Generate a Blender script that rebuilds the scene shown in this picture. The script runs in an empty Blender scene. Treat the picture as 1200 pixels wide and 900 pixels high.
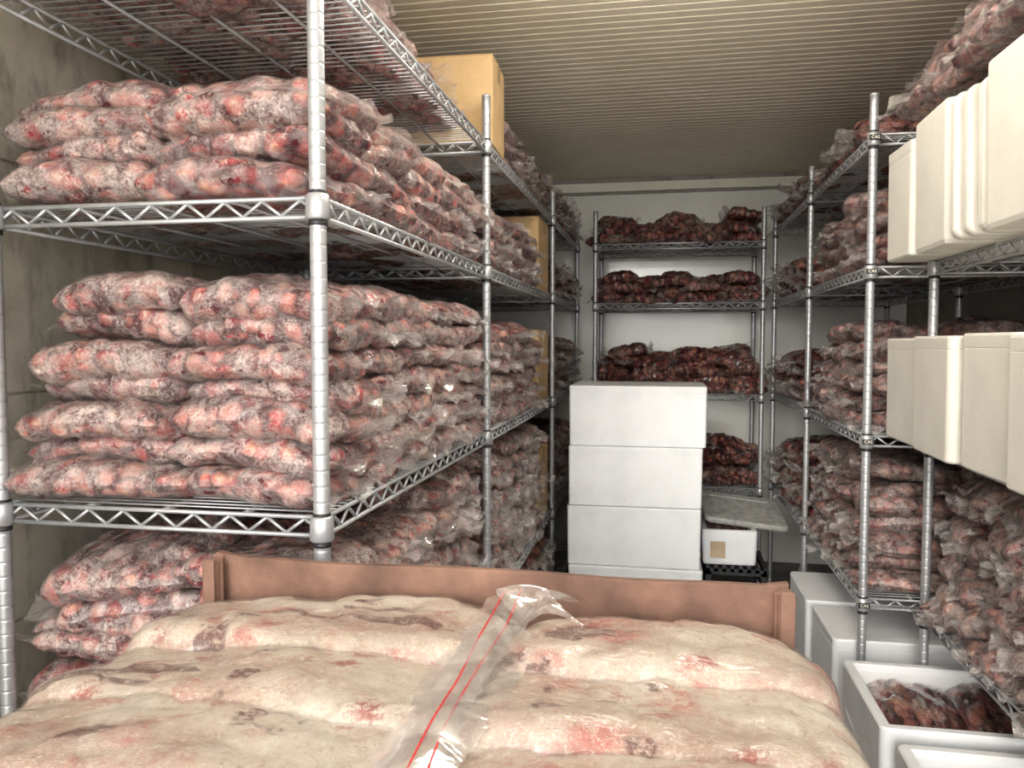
import bpy, math, random
import numpy as np
from mathutils import Vector, Matrix, Euler
random.seed(7); rng=np.random.default_rng(7)
C=bpy.context.scene.collection
try:
    bpy.context.scene.view_settings.view_transform='Standard'
except Exception: pass

# ---------------------------------------------------------------- materials
def newmat(n):
    m=bpy.data.materials.new(n); m.use_nodes=True
    nt=m.node_tree; b=nt.nodes['Principled BSDF']
    return m,nt,b
def node(nt,t,**k):
    n=nt.nodes.new(t)
    for a,v in k.items():
        if a in n.inputs: n.inputs[a].default_value=v
        else: setattr(n,a,v)
    return n
def ramp(nt,fac,stops,interp='LINEAR'):
    r=nt.nodes.new('ShaderNodeValToRGB'); r.color_ramp.interpolation=interp
    e=r.color_ramp.elements
    while len(e)<len(stops): e.new(0.5)
    for i,(p,c) in enumerate(stops):
        e[i].position=p; e[i].color=(c[0],c[1],c[2],1) if not isinstance(c,(int,float)) else (c,c,c,1)
    nt.links.new(fac,r.inputs[0]); return r.outputs[0]
def mix(nt,f,a,b,bt='MIX'):
    m=nt.nodes.new('ShaderNodeMix'); m.data_type='RGBA'; m.blend_type=bt
    for i,v in ((0,f),(6,a),(7,b)):
        if hasattr(v,'is_linked') : nt.links.new(v,m.inputs[i])
        else: m.inputs[i].default_value=v if i==0 else (v[0],v[1],v[2],1)
    return m.outputs[2]
def math_(nt,op,a,b=0.0,clamp=False):
    m=nt.nodes.new('ShaderNodeMath'); m.operation=op; m.use_clamp=clamp
    for i,v in ((0,a),(1,b)):
        if hasattr(v,'is_linked'): nt.links.new(v,m.inputs[i])
        else: m.inputs[i].default_value=v
    return m.outputs[0]
def coords(nt,kind='Object',scale=(1,1,1),randomize=False):
    tc=nt.nodes.new('ShaderNodeTexCoord'); mp=nt.nodes.new('ShaderNodeMapping')
    mp.inputs['Scale'].default_value=scale
    nt.links.new(tc.outputs[kind],mp.inputs[0])
    if randomize:
        oi=nt.nodes.new('ShaderNodeObjectInfo')
        s=math_(nt,'MULTIPLY',oi.outputs['Random'],37.0)
        nt.links.new(s,mp.inputs['Location'])
    return mp.outputs[0]
def noise(nt,vec,scale,detail=4,rough=.55,dist=0,ridged=False):
    n=node(nt,'ShaderNodeTexNoise',Scale=scale,Detail=detail,Roughness=rough,Distortion=dist)
    if ridged:
        n.noise_type='RIDGED_MULTIFRACTAL'; n.normalize=True
    nt.links.new(vec,n.inputs['Vector']); return n.outputs['Fac']
def bump(nt,b,h,strength,dist=.01,prev=None,link=True):
    bn=node(nt,'ShaderNodeBump',Strength=strength,Distance=dist)
    nt.links.new(h,bn.inputs['Height'])
    if prev: nt.links.new(prev,bn.inputs['Normal'])
    if link: nt.links.new(bn.outputs[0],b.inputs['Normal'])
    return bn.outputs[0]

def simple(name,col,rough=.5,metal=0,var=.15,ns=8,bs=0.0,bscale=60):
    m,nt,b=newmat(name); v=coords(nt)
    n=noise(nt,v,ns,6)
    d=tuple(c*(1-var*2) for c in col); l=tuple(min(1,c*(1+var)) for c in col)
    nt.links.new(ramp(nt,n,[(.3,d),(.7,l)]),b.inputs['Base Color'])
    b.inputs['Roughness'].default_value=rough; b.inputs['Metallic'].default_value=metal
    if bs: bump(nt,b,noise(nt,v,bscale,5),bs)
    return m
M_metal=simple('zinc_plated_steel',(.54,.55,.57),.42,.6,.08,30)
M_black=simple('black_plastic',(.02,.02,.022),.45)
M_card=simple('cardboard',(.66,.44,.22),.8,0,.08,14,.1)
M_cardbrown=simple('brown_board',(.22,.12,.085),.8,0,.3,9,.35,40)
M_tape=simple('packing_tape',(.55,.38,.2),.25)
M_wood=simple('pallet_wood',(.3,.2,.12),.8,0,.2,12,.3)
M_floor=simple('concrete_floor',(.16,.155,.145),.7,0,.3,4,.2,20)
M_apron=simple('outdoor_concrete',(.73,.70,.63),.9,0,.05,2)
M_white=simple('painted_trim',(.90,.86,.74),.45,0,.06,5)
M_label=simple('tan_label',(.55,.42,.28),.7)
M_red=simple('red_zip_line',(.70,.03,.03),.4)
M_addedlampbody=simple('added_lamp_housing',(.8,.8,.8),.4,0,.02)
M_addedlamp=bpy.data.materials.new('added_lamp_diffuser'); M_addedlamp.use_nodes=True  # emission for the added fill lights above the view
_b=M_addedlamp.node_tree.nodes['Principled BSDF']; _b.inputs['Emission Color'].default_value=(1,.95,.86,1); _b.inputs['Emission Strength'].default_value=40; _b.inputs['Base Color'].default_value=(.9,.9,.9,1)

def foam_mat(name,col):
    m,nt,b=newmat(name); v=coords(nt)
    n=noise(nt,v,5,7,.65)
    n2=noise(nt,v,40,3)
    c=ramp(nt,n,[(.32,tuple(x*.90 for x in col)),(.55,col)])
    c=mix(nt,math_(nt,'MULTIPLY',math_(nt,'GREATER_THAN',n2,.72),.2),c,(.45,.40,.33))
    nt.links.new(c,b.inputs['Base Color']); b.inputs['Roughness'].default_value=.5
    vo=node(nt,'ShaderNodeTexVoronoi',Scale=220.0); nt.links.new(v,vo.inputs['Vector'])
    bump(nt,b,vo.outputs['Distance'],.10,.003)
    return m
M_foam=foam_mat('expanded_polystyrene',(.88,.90,.92))
M_foamw=foam_mat('expanded_polystyrene_warm',(.80,.77,.69))

def wall_mat(name,base,dark,streak=1.0,rough=.55,bs=.15):
    m,nt,b=newmat(name)
    v=coords(nt); vs=coords(nt,scale=(1,1,.35))
    n=noise(nt,v,1.6,8,.7,.6); f=noise(nt,vs,14,6,.7)
    c=mix(nt,ramp(nt,n,[(.35,0),(.68,1)]),base,dark)
    c=mix(nt,math_(nt,'MULTIPLY',ramp(nt,f,[(.5,0),(.72,1)]),.55*streak),c,tuple(x*.35 for x in dark))
    nt.links.new(c,b.inputs['Base Color']); b.inputs['Roughness'].default_value=rough
    bump(nt,b,f,bs)
    return m
M_wallL=wall_mat('dirty_panel',(.56,.52,.43),(.30,.27,.21),1.4)
M_wallR=wall_mat('dirty_panel_dark',(.36,.34,.30),(.24,.22,.19))
M_wallB=wall_mat('glossy_white_panel',(.92,.92,.88),(.84,.84,.79),.08,.12,.06)
M_ceil=wall_mat('ribbed_ceiling_panel',(.93,.86,.71),(.81,.74,.58),.10,.4)

def film_mat(name,haze=(.05,.25),col=(.8,.74,.72),sc=26,rs=13,refl=.55,bst=1.0):
    """clear film: see-through, a little milky in the folds, mirror-like glints (Fresnel)"""
    m=bpy.data.materials.new(name); m.use_nodes=True; nt=m.node_tree
    nt.nodes.remove(nt.nodes['Principled BSDF']); out=nt.nodes['Material Output']
    v=coords(nt,randomize=True); n=noise(nt,v,sc,3,.6,.8); rd=noise(nt,v,rs,3,.5,.8,True)
    b1=node(nt,'ShaderNodeBump',Strength=1.0*bst,Distance=.018); nt.links.new(rd,b1.inputs['Height'])
    b2=node(nt,'ShaderNodeBump',Strength=.6*bst,Distance=.008); nt.links.new(n,b2.inputs['Height']); nt.links.new(b1.outputs[0],b2.inputs['Normal'])
    t=nt.nodes.new('ShaderNodeBsdfTransparent'); d=nt.nodes.new('ShaderNodeBsdfDiffuse'); d.inputs[0].default_value=(*col,1)
    g=nt.nodes.new('ShaderNodeBsdfGlossy'); g.inputs['Roughness'].default_value=.14; g.inputs[0].default_value=(1,1,1,1)
    nt.links.new(b2.outputs[0],g.inputs['Normal']); nt.links.new(b1.outputs[0],d.inputs['Normal'])
    m1=nt.nodes.new('ShaderNodeMixShader'); nt.links.new(ramp(nt,n,[(.42,haze[0]),(.68,haze[1])]),m1.inputs[0])
    nt.links.new(t.outputs[0],m1.inputs[1]); nt.links.new(d.outputs[0],m1.inputs[2])
    lw=nt.nodes.new('ShaderNodeLayerWeight'); lw.inputs[0].default_value=.35; nt.links.new(b2.outputs[0],lw.inputs['Normal'])
    f=math_(nt,'MULTIPLY',lw.outputs['Fresnel'],refl,True)
    m2=nt.nodes.new('ShaderNodeMixShader'); nt.links.new(f,m2.inputs[0]); nt.links.new(m1.outputs[0],m2.inputs[1]); nt.links.new(g.outputs[0],m2.inputs[2])
    nt.links.new(m2.outputs[0],out.inputs[0]); return m
M_film=film_mat('clear_plastic_film',(.10,.42),(.85,.80,.78))
M_wrap=film_mat('bag_wrap_film',(.05,.30),(.84,.75,.72),30,13,.55)
M_film2=film_mat('clear_plastic_film_zip',(.10,.42),(.86,.79,.74),18,6,.30,.5)
M_wrapfg=film_mat('bag_wrap_film_frosted',(.02,.14),(.82,.75,.69),14,6,.42)

def fill_mat(name,cols,centre,frost,lo,hi,gap,famt=.8,cell=30.0,coat=0.0):
    m,nt,b=newmat(name)
    v=coords(nt,randomize=True)
    oi=nt.nodes.new('ShaderNodeObjectInfo')
    nz=node(nt,'ShaderNodeTexNoise',Scale=35.0,Detail=2.0); nt.links.new(v,nz.inputs['Vector'])
    vm=nt.nodes.new('ShaderNodeVectorMath'); vm.operation='MULTIPLY_ADD'
    nt.links.new(nz.outputs['Color'],vm.inputs[0]); vm.inputs[1].default_value=(.020,.020,.020); nt.links.new(v,vm.inputs[2])
    vo=node(nt,'ShaderNodeTexVoronoi',Scale=cell); nt.links.new(vm.outputs[0],vo.inputs['Vector'])
    d=vo.outputs['Distance']; sp=nt.nodes.new('ShaderNodeSeparateColor'); nt.links.new(vo.outputs['Color'],sp.inputs[0])
    k=len(cols)
    c=ramp(nt,sp.outputs[0],[(i/k,cc) for i,cc in enumerate(cols)],'CONSTANT')
    cen=math_(nt,'MULTIPLY',ramp(nt,d,[(.15,1),(.36,0)]),ramp(nt,sp.outputs[1],[(.62,0),(.68,1)]))
    c=mix(nt,math_(nt,'MULTIPLY',cen,.7),c,centre)
    c=mix(nt,ramp(nt,d,[(.42,0),(.62,1)]),c,gap)
    n=noise(nt,v,48,5,.80,.4); n0=noise(nt,v,9,2); n9=noise(nt,v,230,2,.7)
    fr=math_(nt,'ADD',n,math_(nt,'MULTIPLY',math_(nt,'SUBTRACT',n0,.5),.6))
    fr=math_(nt,'ADD',fr,math_(nt,'MULTIPLY',math_(nt,'SUBTRACT',oi.outputs['Random'],.5),.10))
    fr=math_(nt,'ADD',fr,math_(nt,'MULTIPLY',math_(nt,'SUBTRACT',n9,.5),.55))
    fr=ramp(nt,fr,[(lo,0),(hi,1)])
    c=mix(nt,math_(nt,'MULTIPLY',fr,famt),c,frost)
    c=mix(nt,math_(nt,'MULTIPLY',ramp(nt,n9,[(.30,1),(.42,0)]),.6),c,gap)
    nt.links.new(c,b.inputs['Base Color'])
    b.inputs['Roughness'].default_value=.45
    hh=math_(nt,'SUBTRACT',1.0,d)
    p=bump(nt,b,hh,.8,.014); p=bump(nt,b,n,.4,.006,p)
    if coat:
        rd=noise(nt,v,13,3,.55,1.0,True)
        b.inputs['Coat Weight'].default_value=coat; b.inputs['Coat Roughness'].default_value=.08
        q=bump(nt,b,rd,1.0,.016,None,False); nt.links.new(q,b.inputs['Coat Normal'])
    return m
M_fillA=fill_mat('frosted_red_contents',[(.30,.04,.045),(.46,.085,.08),(.54,.19,.16),(.37,.06,.065),(.54,.24,.20),(.46,.11,.095),(.21,.022,.032)],(.76,.38,.22),(.76,.63,.57),.44,.68,(.08,.01,.017),.84)
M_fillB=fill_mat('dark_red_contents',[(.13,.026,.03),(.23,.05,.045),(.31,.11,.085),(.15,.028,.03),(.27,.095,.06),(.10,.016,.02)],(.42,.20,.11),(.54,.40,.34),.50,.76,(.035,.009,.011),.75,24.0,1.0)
M_fillC=fill_mat('dusty_red_contents',[(.27,.065,.06),(.37,.11,.095),(.45,.20,.17),(.21,.04,.04),(.41,.16,.12)],(.56,.30,.18),(.66,.54,.48),.45,.71,(.06,.012,.015),.82)

def fg_mat():
    m,nt,b=newmat('thick_frost_contents')
    v=coords(nt,randomize=True)
    n1=noise(nt,v,6,5,.6,.5); n2=noise(nt,v,24,6,.75,.5); n3=noise(nt,v,300,2,.8); n4=noise(nt,v,9.5,4,.55,.8)
    nm=noise(nt,v,75,5,.85)
    c=ramp(nt,n1,[(.36,(.54,.36,.29)),(.48,(.66,.52,.42)),(.62,(.75,.66,.56))])
    pk=math_(nt,'MULTIPLY',ramp(nt,n4,[(.54,0),(.63,1)]),ramp(nt,n2,[(.40,0),(.56,1)]))
    c=mix(nt,math_(nt,'MULTIPLY',pk,.8),c,(.56,.16,.13))
    vo=node(nt,'ShaderNodeTexVoronoi',Scale=15.0); nt.links.new(v,vo.inputs['Vector'])
    spc=nt.nodes.new('ShaderNodeSeparateColor'); nt.links.new(vo.outputs['Color'],spc.inputs[0])
    rs=math_(nt,'MULTIPLY',ramp(nt,math_(nt,'ADD',vo.outputs['Distance'],math_(nt,'MULTIPLY',nm,.9)),[(.56,1),(.76,0)]),math_(nt,'GREATER_THAN',spc.outputs[0],.52))
    c=mix(nt,math_(nt,'MULTIPLY',rs,.85),c,(.42,.06,.055))
    n5=noise(nt,coords(nt,scale=(1,1.4,1),randomize=True),7.5,4,.55,.6)
    dk=math_(nt,'MULTIPLY',ramp(nt,n5,[(.595,0),(.63,1)]),ramp(nt,nm,[(.42,0),(.48,1)]))
    c=mix(nt,math_(nt,'MULTIPLY',ramp(nt,nm,[(.52,0),(.62,1)]),.6),c,(.88,.82,.73))
    c=mix(nt,math_(nt,'MULTIPLY',ramp(nt,nm,[(.36,1),(.46,0)]),.5),c,(.42,.23,.18))
    c=mix(nt,math_(nt,'MULTIPLY',dk,.9),c,(.13,.028,.022))
    c=mix(nt,math_(nt,'MULTIPLY',ramp(nt,n3,[(.56,0),(.68,1)]),.4),c,(.94,.89,.82))
    nt.links.new(c,b.inputs['Base Color'])
    b.inputs['Roughness'].default_value=.6
    p=bump(nt,b,nm,.8,.008); bump(nt,b,n3,.4,.002,p)
    return m
M_fg=fg_mat()

# ---------------------------------------------------------------- helpers
def mesh_obj(name,verts,faces,mat,parent=None,smooth=False):
    me=bpy.data.meshes.new(name); me.from_pydata([tuple(v) for v in verts],[],faces); me.update()
    if smooth:
        me.polygons.foreach_set('use_smooth',[True]*len(me.polygons))
    mats=mat if isinstance(mat,(list,tuple)) else [mat]
    for m in mats: me.materials.append(m)
    o=bpy.data.objects.new(name,me); C.objects.link(o)
    if parent: o.parent=parent
    return o
def empty(name,loc=(0,0,0)):
    e=bpy.data.objects.new(name,None); e.empty_display_size=.1; e.location=loc; C.objects.link(e); return e
class MB:
    def __init__(s): s.v=[]; s.f=[]
    def box(s,x0,x1,y0,y1,z0,z1):
        b=len(s.v)
        s.v+=[(x0,y0,z0),(x1,y0,z0),(x1,y1,z0),(x0,y1,z0),(x0,y0,z1),(x1,y0,z1),(x1,y1,z1),(x0,y1,z1)]
        s.f+=[(b,b+3,b+2,b+1),(b+4,b+5,b+6,b+7),(b,b+1,b+5,b+4),(b+1,b+2,b+6,b+5),(b+2,b+3,b+7,b+6),(b+3,b,b+4,b+7)]
    def tube(s,p,q,r,n=6):
        p=Vector(p);q=Vector(q);d=(q-p)
        if d.length<1e-6:return
        d.normalize(); a=d.orthogonal().normalized(); c=d.cross(a); b=len(s.v)
        for P in (p,q):
            for i in range(n):
                t=2*math.pi*i/n; s.v.append(tuple(P+a*(r*math.cos(t))+c*(r*math.sin(t))))
        for i in range(n): s.f.append((b+i,b+(i+1)%n,b+n+(i+1)%n,b+n+i))
        s.f.append(tuple(b+n-1-i for i in range(n))); s.f.append(tuple(b+n+i for i in range(n)))
    def lathe(s,x,y,prof,n=16):
        b=len(s.v)
        for (r,z) in prof:
            for i in range(n):
                t=2*math.pi*i/n; s.v.append((x+r*math.cos(t),y+r*math.sin(t),z))
        for k in range(len(prof)-1):
            for i in range(n):
                s.f.append((b+k*n+i,b+k*n+(i+1)%n,b+(k+1)*n+(i+1)%n,b+(k+1)*n+i))
        s.f.append(tuple(b+n-1-i for i in range(n))); e=b+(len(prof)-1)*n; s.f.append(tuple(e+i for i in range(n)))
    def obj(s,name,mat,parent=None,smooth=False): return mesh_obj(name,s.v,s.f,mat,parent,smooth)
def bevel(o,w,seg=2):
    m=o.modifiers.new('bevel','BEVEL'); m.width=w; m.segments=seg; m.limit_method='ANGLE'

# ---------------------------------------------------------------- room
XL,XR,YF,YB,ZC=-1.22,1.46,-.45,5.2,2.44
def slab(name,x0,x1,y0,y1,z0,z1,mat):
    m=MB(); m.box(x0,x1,y0,y1,z0,z1); return m.obj(name,mat)
slab('floor',XL-.1,XR+.1,YF,YB+.1,-.1,0,M_floor)
slab('wall_right',XR,XR+.1,YF,YB+.1,0,ZC,M_wallR)
slab('wall_back',XL,XR,YB,YB+.1,0,ZC,M_wallB)
m=MB(); zs=[0,.42,.86,1.30,1.74,2.18,ZC]
for a,b in zip(zs[:-1],zs[1:]): m.box(XL-.1,XL,YF,YB+.1,a+.003,b-.003)
m.box(XL-.1,XL-.006,YF,YB+.1,0,ZC)
m.obj('wall_left',M_wallL)
v=[];f=[];y=YF;per=.052
prof=[]
while y<YB:
    prof+=[(y,ZC),(y+per*.74,ZC),(y+per*.80,ZC+.003),(y+per*.94,ZC+.003)]; y+=per
prof.append((YB+.1,ZC))
for (yy,zz) in prof: v+=[(XL-.1,yy,zz),(XR+.1,yy,zz)]
for i in range(len(prof)-1): f.append((2*i,2*i+2,2*i+3,2*i+1))
nb=len(v); v+=[(XL-.1,YF,ZC+.1),(XR+.1,YF,ZC+.1),(XL-.1,YB+.1,ZC+.1),(XR+.1,YB+.1,ZC+.1)]
f.append((nb,nb+1,nb+3,nb+2))
mesh_obj('ceiling',v,f,M_ceil)
slab('trim_1',-.72,1.05,YB-.045,YB,ZC-.085,ZC-.03,M_white)
slab('trim_2',XL,XR,YB-.02,YB,ZC-.026,ZC,M_wallR)
slab('trim_3',-.72,1.05,YB-.03,YB,ZC-.099,ZC-.087,M_wallR)
slab('outdoor_ground',-14,14,-16,YF,-.14,-.04,M_apron)
for (yy) in (1.35,2.05):  # added fill lights, out of view, to brighten aisle and ceiling
    lr=empty('added_fill_lamp',(.08,yy,ZC-.03))
    b1=MB(); b1.box(-.32,.32,-.045,.045,0,.03); o=b1.obj('fill_lamp_body',M_addedlampbody,lr); bevel(o,.004)
    n=10
    prf=[(.04*math.cos(math.pi*i/n),-.055*math.sin(math.pi*i/n)) for i in range(n+1)]
    vv=[];ff=[]
    for xx in (-.30,.30):
        for (a,bz) in prf: vv.append((xx,a,bz))
    for i in range(n): ff.append((i,i+1,n+2+i,n+1+i))
    ff.append(tuple(range(n+1))); ff.append(tuple(range(2*n+1,n,-1)))
    mesh_obj('fill_lamp_glow',vv,ff,M_addedlamp,lr,False)

# ---------------------------------------------------------------- wire shelving
FR=.0042
def wire_shelf(mb,x0,x1,y0,y1,z,long='y'):
    h=.034
    for zz,r in ((z-.004,FR),(z-h,FR)):
        for p,q in (((x0,y0),(x1,y0)),((x1,y0),(x1,y1)),((x1,y1),(x0,y1)),((x0,y1),(x0,y0))):
            mb.tube((*p,zz),(*q,zz),r)
    def zig(p,q):
        p=Vector(p);q=Vector(q);L=(q-p).length;n=max(4,int(L/.034));
        if n%2: n+=1
        prev=None
        for i in range(n+1):
            P=p.lerp(q,i/n); P=Vector((P.x,P.y,z-.007 if i%2 else z-h+.003))
            if prev is not None: mb.tube(prev,P,.0031,5)
            prev=P
    for p,q in (((x0,y0,0),(x1,y0,0)),((x1,y0,0),(x1,y1,0)),((x1,y1,0),(x0,y1,0)),((x0,y1,0),(x0,y0,0))): zig(p,q)
    sp=.024
    if long=='y':
        n=int((y1-y0)/sp)
        for i in range(1,n):
            y=y0+(y1-y0)*i/n; mb.tube((x0,y,z),(x1,y,z),.0019,5)
        for k in (1,2,3):
            x=x0+(x1-x0)*k/4; mb.tube((x,y0,z-.006),(x,y1,z-.006),.0036)
    else:
        n=int((x1-x0)/sp)
        for i in range(1,n):
            x=x0+(x1-x0)*i/n; mb.tube((x,y0,z),(x,y1,z),.0019,5)
        for k in (1,2):
            y=y0+(y1-y0)*k/3; mb.tube((x0,y,z-.006),(x1,y,z-.006),.0036)
def post(mb,x,y,top,r=.0132):
    pr=[(r*.9,0),(r*1.2,.006),(r*1.2,.02),(r,.022)]
    z=.0508
    while z<top-.02:
        pr+=[(r,z-.004),(r,z-.0012),(r*.965,z-.0007),(r*.965,z+.0007),(r,z+.0012),(r,z+.004)]; z+=.0254
    pr+=[(r,top-.006),(r*1.1,top-.005),(r*1.1,top-.001),(r*.8,top+.003),(r*.2,top+.006)]
    mb.lathe(x,y,pr,14)
def shelving(xs,ys,levels,long='y',top=2.145):
    root=empty('wire_shelving_unit')
    mp=MB(); ms=MB(); mc=MB(); mr=MB()
    x0,x1=xs
    pts=[(x,y) for x in xs for y in ys]
    if long=='y':
        for a,b in zip(ys[:-1],ys[1:]):
            for z in levels: wire_shelf(ms,x0,x1,a+.008,b-.008,z)
    else:
        for z in levels: wire_shelf(ms,x0+.008,x1-.008,ys[0],ys[1],z,'x')
    for (x,y) in pts:
        post(mp,x,y,top)
        for z in levels:
            mr.lathe(x,y,[(.0165,z-.040),(.0195,z-.037),(.0185,z-.002),(.0155,z+.001)],14)
            mc.lathe(x,y,[(.0145,z-.049),(.0152,z-.048),(.0152,z-.040),(.0145,z-.040)],14)
            mc.lathe(x,y,[(.0144,z+.001),(.0146,z+.003),(.0138,z+.006)],14)
    mp.obj('posts',M_metal,root,True); ms.obj('shelves',M_metal,root,True)
    mr.obj('collars',M_metal,root,True); mc.obj('clips',M_black,root,True)
    return root
LV=[.12,.56,1.12,1.63,2.01]
shelving((-1.125,-.532),[1.18,2.40,3.90,5.06],LV)
shelving((.625,1.22),[2.60,3.62,4.70],[.60,1.11,1.63,2.03])
shelving((.775,1.38),[1.02,2.50],[.60,1.11,1.63,2.03])
shelving((-.38,.554),[4.63,5.09],[.20,.57,1.10,1.62,1.96],'x')

def tag(x,y,z):
    cu=bpy.data.curves.new('tag_text','FONT'); cu.body='CAS'; cu.size=.013; cu.align_x='CENTER'; cu.align_y='CENTER'; cu.extrude=.0004
    cu.materials.append(M_white)
    o=bpy.data.objects.new('lettering',cu); C.objects.link(o)
    m=MB(); m.box(-.017,.017,0,.003,-.008,.008); t=m.obj('shelf_corner_tag',M_black)
    t.location=(x,y-.0235,z-.018)
    o.parent=t; o.location=(0,-.001,0); o.rotation_euler=(math.pi/2,0,0)
for z in (.60,1.11,1.63,2.03): tag(.625,2.60,z)

# ---------------------------------------------------------------- bags
def make_bag_mesh(name,L,W,T,seed,mats,nu=48,nv=38,sp=.031,amp=.010,flap=.045,droop=.012,wr=.004,ex=5,big=1,wrap=0.0,ws=2):
    g=np.random.default_rng(seed)
    s=np.linspace(-1,1,nu+1); t=np.linspace(-1,1,nv+1)
    S,Tt=np.meshgrid(s,t,indexing='ij')
    U=np.sin(S*np.pi/2)*.45+S*.55; V=np.sin(Tt*np.pi/2)*.45+Tt*.55
    zz=np.sqrt(np.clip((1-np.abs(U)**ex)*(1-np.abs(V)**ex),0,1))
    X=L/2*U*(1-.10*np.abs(V)**4); Y=W/2*V*(1-.07*np.abs(U)**4)
    tv=1+.22*big*np.sin(X*g.uniform(8,18)+g.uniform(0,6))*np.cos(Y*g.uniform(6,14)+g.uniform(0,6))
    P=[];N=[]
    for sg in (1,-1):
        Z=sg*T/2*zz*tv
        n=np.stack([U**3*2/L*2*(.5),V**3*2/W,sg*(zz+.05)*2/T*.35],-1); n/=np.linalg.norm(n,axis=-1,keepdims=True)+1e-9
        P.append(np.stack([X,Y,Z],-1).reshape(-1,3)); N.append(n.reshape(-1,3))
    P=np.concatenate(P);N=np.concatenate(N)
    nn=(nu+1)*(nv+1)
    idx=np.arange(nn).reshape(nu+1,nv+1)
    border=np.unique(np.concatenate([idx[0],idx[-1],idx[:,0],idx[:,-1]]))
    a=(N[border]+N[border+nn]); a/=np.linalg.norm(a,axis=1,keepdims=True)+1e-9; N[border]=a;N[border+nn]=a
    order=g.permutation(len(P)); cs=np.empty((0,3))
    for i in order:
        p=P[i]
        if len(cs)==0 or (((cs-p)**2).sum(1)>sp*sp*.8).all(): cs=np.vstack([cs,p])
    d=np.sqrt(((P[:,None,:]-cs[None])**2).sum(-1)); k=d.argmin(1); d1=d.min(1)
    h=np.sqrt(np.clip(1-(d1/(sp*.80))**2,0,1))
    size=g.uniform(.2,1.25,len(cs))[k]
    P0=P.copy()
    disp=h*amp*size
    P=P+N*disp[:,None]
    f=g.uniform(-1,1,(6,3))*50; ph=g.uniform(0,6,6)
    w=sum(np.abs(np.sin(P0@f[i]+ph[i])) for i in range(6))/6-.6
    P=P+N*(w*wr*2)[:,None]
    # wrap film: bridges the valleys between the pieces, touches their tops
    Q=P0+N*(np.maximum(disp+.0012,amp*wrap*1.05)+w*wr*2+.0012)[:,None]
    dr=g.uniform(.2,1.2); dp=g.uniform(0,6)
    for A in (P,Q):
        A[:,2]+=-droop*(P0[:,0]/(L/2))**2*dr+droop*.6*np.sin(P0[:,1]*20+dp)
    faces=[];mi=[]
    for i in range(nu):
        for j in range(nv):
            q=(idx[i,j],idx[i+1,j],idx[i+1,j+1],idx[i,j+1])
            faces.append(tuple(int(x) for x in q)); faces.append(tuple(int(x)+nn for x in q[::-1])); mi+=[0,0]
    V_=[tuple(p) for p in P]
    if wrap>0:
        b=len(V_); V_+= [tuple(p) for p in Q]
        for i in range(0,nu,ws):
            for j in range(0,nv,ws):
                i2,j2=min(i+ws,nu),min(j+ws,nv)
                q=(idx[i,j],idx[i2,j],idx[i2,j2],idx[i,j2])
                faces.append(tuple(int(x)+b for x in q)); faces.append(tuple(int(x)+b+nn for x in q[::-1])); mi+=[2,2]
    if flap>0:
        for sg in (-1,1):
            if sg==1 or g.random()<.6:
                b=len(V_); na,nb_=5,16; fl=flap*g.uniform(.6,1.4); a1,a2=g.uniform(0,6,2); up=g.uniform(-.5,.6)
                z0=-droop*.6
                for i in range(na+1):
                    for j in range(nb_+1):
                        q=j/nb_*2-1; r=i/na
                        x=sg*(L/2*.86+(L*.07+fl)*r*(1-.15*math.sin(q*3+a1)))
                        y=W/2*q*(.96-.12*r+.1*r*math.sin(a2))
                        z=z0+up*r*r*fl+.012*r*math.sin(q*6+a1)+.003*math.sin(q*15+a2)*r
                        V_.append((x,y,z))
                for i in range(na):
                    for j in range(nb_):
                        faces.append((b+i*(nb_+1)+j,b+(i+1)*(nb_+1)+j,b+(i+1)*(nb_+1)+j+1,b+i*(nb_+1)+j+1)); mi.append(1)
    me=bpy.data.meshes.new(name); me.from_pydata(V_,[],faces)
    me.polygons.foreach_set('use_smooth',[True]*len(faces)); me.polygons.foreach_set('material_index',mi)
    for m in mats: me.materials.append(m)
    me.update()
    return me
BL,BW,BT=.30,.23,.048
base=[make_bag_mesh('bag_mesh_%d'%i,BL,BW,BT,100+i,[M_fillA,M_film,M_wrap],wrap=.62,amp=.0115) for i in range(9)]
plain=[make_bag_mesh('bag_mesh_plain_%d'%i,BL,BW,BT+.004,200+i,[M_fillB,M_film,M_wrap],nu=40,nv=30) for i in range(6)]
BA=base; BB=plain; BC=[]
for m in base:
    c=m.copy(); c.materials[0]=M_fillC; BC.append(c)
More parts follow.
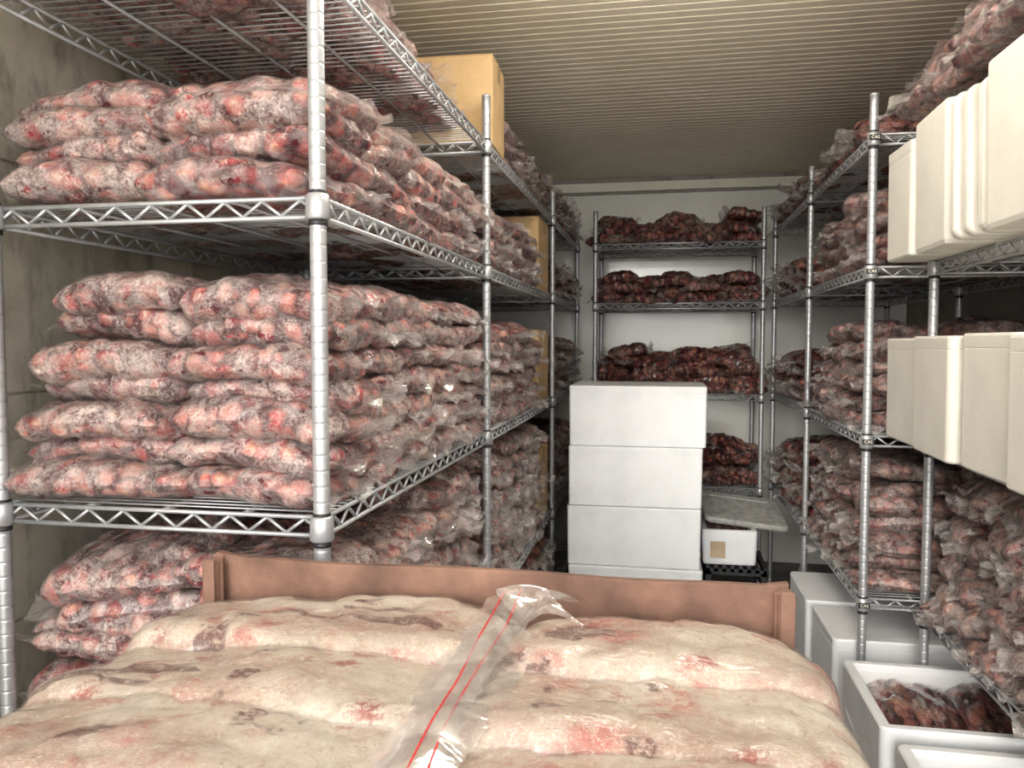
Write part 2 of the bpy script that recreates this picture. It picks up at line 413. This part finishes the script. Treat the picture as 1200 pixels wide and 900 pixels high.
def pile(name,var,x0,x1,y0,y1,z0,layers,cx,cy,pitch=.056,along='x',jit=.012,rot=6,lean=(0,0,0,0),drop=.25,tilt=3.5,heap=0):
    root=empty(name,((x0+x1)/2,(y0+y1)/2,z0)); rx,ry,rz=root.location
    n=0
    for k in range(layers):
        a=x0+lean[0]*k; b=x1-lean[1]*k; c=y0+lean[2]*k; d=y1-lean[3]*k
        nx=max(1,round((b-a)/cx)); ny=max(1,round((d-c)/cy))
        off=.5 if (k%2 and ny>2) else 0
        for i in range(nx):
            for j in range(ny):
                if 0<i<nx-1 and 0<j<ny-1 and 0<k<layers-2: continue
                if k==layers-1 and random.random()<drop: continue
                sx=(b-a)/nx; sy=(d-c)/ny
                x=a+sx*(i+.5)+random.uniform(-jit,jit)
                y=c+sy*(j+.5)+random.uniform(-jit,jit)
                if off: y+= sy*.12*(1 if j<ny-1 else -.2)
                z=z0+.036+k*pitch+random.uniform(-.004,.004)
                if heap and k>0: z+=random.uniform(-heap,heap)
                o=bpy.data.objects.new('bag_%d'%n,random.choice(var)); C.objects.link(o); o.parent=root
                o.location=(x-rx,y-ry,z-rz)
                r=math.radians(random.uniform(-rot,rot))
                if random.random()<.5: r+=math.pi
                o.scale=(sx*1.08/BL,sy*1.14/BW,random.uniform(.95,1.15))
                tl=tilt if k else .8
                o.rotation_euler=(math.radians(random.uniform(-tl,tl)),math.radians(random.uniform(-tl,tl)),r)
                n+=1
    return root
NM='frozen_meat_bags'
pile(NM,BA,-1.12,-.545,1.20,2.36,1.122,7,.29,.23,lean=(.014,.001,.003,0),pitch=.053)
pile(NM,BA,-1.10,-.545,2.44,3.5,1.122,6,.28,.23,pitch=.055)
pile(NM,BA,-1.12,-.545,1.20,2.36,1.632,4,.29,.23,pitch=.050,lean=(.004,.001,.003,0),drop=.1)
pile(NM,BA,-1.10,-.545,2.44,3.5,1.632,4,.28,.23,pitch=.052)
pile(NM,BA,-1.10,-.60,1.26,2.30,2.012,3,.25,.23,lean=(0,.03,.02,0))
pile(NM,BC,-1.10,-.56,2.80,3.86,2.012,3,.27,.23)
pile(NM,BA,-1.15,-.56,1.19,2.36,.562,9,.27,.23,lean=(.009,.0,.004,0),pitch=.050,rot=14,jit=.02,tilt=7)
pile(NM,BC,-1.10,-.55,2.44,3.55,.562,9,.27,.23,pitch=.051)
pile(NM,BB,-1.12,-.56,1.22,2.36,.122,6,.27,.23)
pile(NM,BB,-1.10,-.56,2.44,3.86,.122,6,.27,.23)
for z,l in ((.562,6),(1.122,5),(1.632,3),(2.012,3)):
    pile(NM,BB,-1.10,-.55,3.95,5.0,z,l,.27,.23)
for z,l in ((1.962,3),(1.622,3),(1.102,5),(.572,5)):
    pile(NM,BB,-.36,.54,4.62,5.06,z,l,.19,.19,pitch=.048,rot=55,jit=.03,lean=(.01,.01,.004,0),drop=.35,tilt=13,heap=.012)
for z,l,v in ((2.032,2,BB),(1.632,5,BC),(1.112,6,BC),(.602,7,BC)):
    pile(NM,v,.64,1.20,2.66,3.58,z,l,.24,.20,rot=22,lean=(.008,0,.014,0),drop=.4,tilt=8,heap=.008,jit=.02)
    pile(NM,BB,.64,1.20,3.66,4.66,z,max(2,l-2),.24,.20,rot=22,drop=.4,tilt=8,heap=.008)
pile(NM,BC,.78,1.36,1.1,2.46,.602,8,.24,.18,rot=25,jit=.025,lean=(.008,0,0,.0),tilt=12,heap=.01,pitch=.05)
pile(NM,BC,.68,1.36,1.1,2.50,2.032,7,.24,.20,rot=25,jit=.02,lean=(.035,0,0,.01),tilt=9,heap=.008,pitch=.05)

# ---------------------------------------------------------------- foam boxes
def loft(prof,w,d,rc=.025,capA=True,capB=True,n=5):
    v=[];f=[];m=4*(n+1)
    for (o,z) in prof:
        W=w/2-o;D=d/2-o;r=max(.004,rc-o*.6)
        for cx,cy,a0 in ((W-r,D-r,0),(-(W-r),D-r,90),(-(W-r),-(D-r),180),(W-r,-(D-r),270)):
            for i in range(n+1):
                t=math.radians(a0+90*i/n); v.append((cx+r*math.cos(t),cy+r*math.sin(t),z))
    for k in range(len(prof)-1):
        for i in range(m): f.append((k*m+i,k*m+(i+1)%m,(k+1)*m+(i+1)%m,(k+1)*m+i))
    if capA: f.append(tuple(range(m-1,-1,-1)))
    if capB: b=(len(prof)-1)*m; f.append(tuple(b+i for i in range(m)))
    return v,f
def foam_box(name,x0,x1,y0,y1,z0,h,mat=M_foam,kind='plain',rz=0,tilt=0,parent=None,rc=.02):
    w,d=x1-x0,y1-y0
    if kind=='plain':
        pr=[(.012,0),(.006,.0015),(.003,.006),(.001,h-.034),(.0022,h-.0325),(.001,h-.031),(.0,h-.006),(.002,h-.001),(.006,h)]
    else:
        pr=[(.022,0),(.010,.002),(.006,.012),(0,h-.03),(0,h-.005),(.004,h),(.024,h),(.028,h-.004),(.030,h-.02),(.034,.03)]
    v,f=loft(pr,w,d,rc)
    o=mesh_obj(name,v,f,mat,parent)
    o.location=((x0+x1)/2,(y0+y1)/2,z0); o.rotation_euler=(0,tilt,rz)
    return o
def foam_lid(name,w,d,t,loc,rot,mat=M_foam,parent=None):
    v,f=loft([(.020,-.012),(.018,0),(.004,0),(0,.004),(0,t-.008),(.003,t-.002),(.010,t),(.05,t),(.055,t-.004),(.06,t-.004)],w,d)
    o=mesh_obj(name,v,f,mat,parent); o.location=loc; o.rotation_euler=rot; return o
p=MB()
for i in range(5): p.box(-.43+i*.135,-.43+i*.135+.1,3.48,4.0,.11,.13)
for x in (-.43,-.15,.11): p.box(x,x+.09,3.48,4.0,0,.11)
p.obj('wooden_pallet',M_wood)
z=.131
for i,(a,b) in enumerate(((-.405,.185),(-.408,.180),(-.405,.180),(-.402,.198))):
    foam_box('foam_box',a,b,3.50+.008*(i%2),3.92,z,.2675,M_foam,rz=math.radians((.4,-.6,.3,-.3)[i]),rc=.012); z+=.2685
foam_box('foam_box',-.51,-.42,3.0,3.35,0,.30,M_foamw)
c=MB(); X0,X1,Y0,Y1=.22,.50,3.86,4.26
for i in range(8): c.box(X0+i*.038,X0+i*.038+.018,Y0,Y1,.30,.325)
for zz in (.02,.11,.20,.285):
    c.box(X0,X1,Y0,Y0+.012,zz,zz+.03); c.box(X0,X1,Y1-.012,Y1,zz,zz+.03); c.box(X0,X0+.012,Y0,Y1,zz,zz+.03); c.box(X1-.012,X1,Y0,Y1,zz,zz+.03)
for x in (X0,X1-.025):
    for y in (Y0,Y1-.025): c.box(x,x+.025,y,y+.025,0,.30)
c.obj('black_plastic_crate',M_black)
fb=foam_box('foam_box',.20,.46,3.88,4.24,.326,.17,M_foam,kind='open')
lb=MB(); lb.box(-.035,.035,-.002,0,-.04,.04); l=lb.obj('label',M_label,fb); l.location=(-.055,-.178,.075)
pile(NM,BB,.235,.43,3.92,4.20,.36,2,.19,.26,drop=0,rot=3,jit=.0)
foam_lid('foam_box_lid',.40,.34,.025,(.40,4.08,.545),(math.radians(12),math.radians(7),math.radians(5)),simple('grey_lid',(.42,.42,.40),.6,0,.2,30))
cs=MB(); cs.box(-.11,.11,-.004,.004,0,.36); o=cs.obj('cardboard_sheet',simple('dark_card',(.16,.14,.12),.8)); o.location=(.60,3.72,.005); o.rotation_euler=(math.radians(-14),math.radians(18),math.radians(-25)); bevel(o,.002)

R=M_foamw
for (a,b,h,x,rz) in ((2.285,2.575,.295,.668,.5),(1.985,2.275,.30,.655,-1),(1.70,1.975,.305,.672,1),(1.40,1.69,.30,.655,-.6),(1.10,1.39,.30,.66,0)):
    foam_box('foam_box',x,x+.56,a,b,1.113,h,R,rz=math.radians(rz))
for (a,b,h,x,rz,cl) in ((2.34,2.56,.315,.655,1.5,'plain'),(2.06,2.325,.345,.66,-1,'open'),(1.60,1.86,.35,.665,1,'open'),(1.30,1.585,.355,.655,-.6,'plain')):
    foam_box('foam_box',x,x+.54,a,b,1.633,h,R,rz=math.radians(rz),kind=cl)
for i,y in enumerate((2.035,1.985,1.93)):
    foam_lid('foam_box_lid',.54,.34,.032,(.66+.27+.008*i,y,1.633+.172),(math.radians(90-3),0,math.radians(1.5*i-1)),R)
foam_box('foam_box',.53,.93,3.02,3.40,0,.45,M_foam)
foam_box('foam_box',.545,.96,2.64,2.98,0,.45,M_foam,rz=math.radians(1))
foam_box('foam_box',.54,1.06,2.04,2.47,0,.45,M_foam,kind='open')
foam_box('foam_box',.56,1.08,1.55,1.99,0,.44,M_foam,kind='open')
pile(NM,BB,.59,1.02,2.09,2.43,.03,7,.21,.30,drop=.0,along='x',jit=.004,rot=4,pitch=.052)
pile(NM,BB,.61,1.04,1.6,1.94,.03,6,.21,.30,drop=.0,jit=.004,rot=4,pitch=.052)

# ---------------------------------------------------------------- cardboard boxes
def carton(x0,x1,y0,y1,z0,h,rz=0):
    m=MB(); w,d=(x1-x0)/2,(y1-y0)/2
    m.box(-w,w,-d,d,0,h-.004); m.box(-w,w,-d,-.002,h-.004,h); m.box(-w,w,.002,d,h-.004,h)
    o=m.obj('cardboard_box',M_card); bevel(o,.004); o.location=((x0+x1)/2,(y0+y1)/2,z0); o.rotation_euler=(0,0,rz)
    t=MB(); t.box(-w-.001,w+.001,-.025,.025,h+.0002,h+.001); t.box(-w-.001,-w-.0002,-.025,.025,h-.06,h); t.box(w+.0002,w+.001,-.025,.025,h-.06,h)
    t.obj('tape',M_tape,o)
carton(-.82,-.525,2.44,2.66,2.013,.275,math.radians(2))
for z,h in ((.563,.33),(1.123,.33),(1.633,.33)): carton(-1.08,-.548,3.56,3.87,z,h)

# ---------------------------------------------------------------- foreground bin on pallet with frosted bags
p=MB()
for i in range(6): p.box(-.70,.19,.20+i*.155,.20+i*.155+.11,.11,.13)
for x in (-.70,-.30,.10): p.box(x,x+.09,.20,1.09,0,.11)
p.obj('wooden_pallet',M_wood)
root=empty('cardboard_bin',(-.255,.65,.131))
def part(nm,x0,x1,y0,y1,z0,z1):
    n=24; v=[];f=[]
    alongx=(x1-x0)>(y1-y0)
    for i in range(n+1):
        t=i/n; wv=.003*math.sin(t*9+x0*5)+.0015*math.sin(t*23)
        zt=z1+.0012*math.sin(t*14+1)+(.006 if t<.03 or t>.97 else 0)
        if alongx:
            x=x0+(x1-x0)*t; v+=[(x,y0+wv,z0),(x,y1+wv,z0),(x,y1+wv,zt),(x,y0+wv,zt)]
        else:
            y=y0+(y1-y0)*t; v+=[(x0+wv,y,z0),(x1+wv,y,z0),(x1+wv,y,zt),(x0+wv,y,zt)]
    for i in range(n):
        a=4*i
        for k in range(4): f.append((a+k,a+(k+1)%4,a+4+(k+1)%4,a+4+k))
    f.append((3,2,1,0)); f.append((4*n,4*n+1,4*n+2,4*n+3))
    o=mesh_obj(nm,v,f,M_cardbrown); bevel(o,.002); o.parent=root; o.matrix_parent_inverse=Matrix.Translation(-Vector(root.location)); return o
part('back_board',-.675,.172,1.105,1.119,.131,1.068)
part('side_board_a',-.675,-.661,.25,1.105,.131,.93)
part('side_board_b',.158,.172,.25,1.105,.131,.93)
part('front_board',-.66,.158,.25,.264,.131,.93)
part('base_board',-.66,.158,.264,1.105,.131,.141)
part('corner_left',-.675,-.657,1.07,1.104,.8,1.066)
part('corner_right',.155,.172,1.07,1.104,.8,1.066)
fgroot=empty('frosted_meat_bags',(-.255,.65,.9))
def fg(x,y,z,L,W,T,seed,rz=0,rx=0,ry=0,res=1,wrap=.8):
    me=make_bag_mesh('large_bag_%d'%seed,L,W,T,seed,[M_fg,M_film2,M_wrapfg],nu=int(120*res),nv=int(76*res),sp=.050,amp=.008,flap=0,droop=.004,wr=.003,ex=8,big=.5,wrap=wrap,ws=2)
    o=bpy.data.objects.new('large_bag',me); C.objects.link(o); o.parent=fgroot
    o.location=(x+.255,y-.65,z-.9); o.rotation_euler=(math.radians(rx),math.radians(ry),math.radians(rz))
sd=300
for (y,W,dz) in ((.975,.230,.002),(.805,.230,.0),(.645,.220,.002),(.485,.225,0),(.34,.2,0)):
    fg(-.435,y,.978+dz,.490,W,.112,sd,rz=random.uniform(-3,3),rx=-7,ry=-1.5,wrap=.6); sd+=1
    fg(-.003,y-.012,.976+dz,.400,W,.112,sd,rz=random.uniform(-3,3),rx=-7,ry=1.5,wrap=.6); sd+=1
for y in (.98,.78,.58,.38):
    fg(-.435,y,.88,.485,.24,.18,sd,res=.6,wrap=0); sd+=1
    fg(-.008,y,.88,.41,.24,.18,sd,res=.6,wrap=0); sd+=1
def sheet(name,path,w0,w1,seed,lines=(),amp=.006,edge=.010):
    g=random.Random(seed); n=60; rows=12; v=[];f=[]; L=[[] for _ in lines]
    a=[g.uniform(0,6) for _ in range(6)]
    pts=[Vector(q) for q in path]; seg=len(pts)-1
    for i in range(n+1):
        t=i/n*seg; k=min(seg-1,int(t)); P=pts[k].lerp(pts[k+1],t-k); u=i/n
        for j in range(rows+1):
            r=j/rows; x=P.x-w0+(w0+w1)*r+edge*math.sin(u*6+a[0])*(abs(r-.5)*2)
            z=P.z+amp*(math.sin(u*9+r*4+a[1])+.5*math.sin(u*17-r*5+a[2])+.4*math.sin(u*5+r*9+a[3]))+ (r-.5)**2*-.03
            v.append((x+.255,P.y-.65+.006*math.sin(r*6+a[4]),z-.9))
            for q,jj in enumerate(lines):
                if j==jj: L[q].append(Vector(v[-1])+Vector((0,0,.0012)))
    for i in range(n):
        for j in range(rows):
            q=i*(rows+1)+j; f.append((q,q+1,q+rows+2,q+rows+1))
    mesh_obj(name,v,f,M_film2,fgroot,True)
    for l in L:
        m=MB()
        for p_,q_ in zip(l[:-1],l[1:]): m.tube(p_,q_,.0010,5)
        m.obj('zip_line',M_red,fgroot,True)
sheet('zip_film',[(-.205,1.07,1.050),(-.205,.90,1.047),(-.200,.72,1.047),(-.195,.52,1.047)],.040,.030,1,(6,9),.0028)
sheet('zip_film',[(-.185,.95,1.046),(-.195,.80,1.050),(-.200,.66,1.047),(-.20,.50,1.050)],.045,.040,2,(),.003)
sheet('zip_film',[(-.165,1.085,1.042),(-.155,1.03,1.074),(-.145,.98,1.050)],.040,.035,3,(),.004,.02)

# ---------------------------------------------------------------- light
w=bpy.data.worlds.new('sky'); bpy.context.scene.world=w; w.use_nodes=True
bg=w.node_tree.nodes['Background']; bg.inputs[0].default_value=(.98,.98,.97,1); bg.inputs[1].default_value=4.2
s=bpy.data.lights.new('sun','SUN'); s.energy=2.3; s.angle=math.radians(24); s.color=(1,.95,.87)
so=bpy.data.objects.new('sun',s); C.objects.link(so); so.location=(-3,-6,5)
so.rotation_euler=Vector((.14,1,-.24)).to_track_quat('-Z','Y').to_euler()

# ---------------------------------------------------------------- camera
cam=bpy.data.cameras.new('camera'); co=bpy.data.objects.new('camera',cam); C.objects.link(co)
cam.sensor_width=36; cam.lens=27.9; cam.clip_start=.02
co.location=(0,0,1.40); co.rotation_euler=(math.radians(90-3.08),0,math.radians(10.66))
bpy.context.scene.camera=co
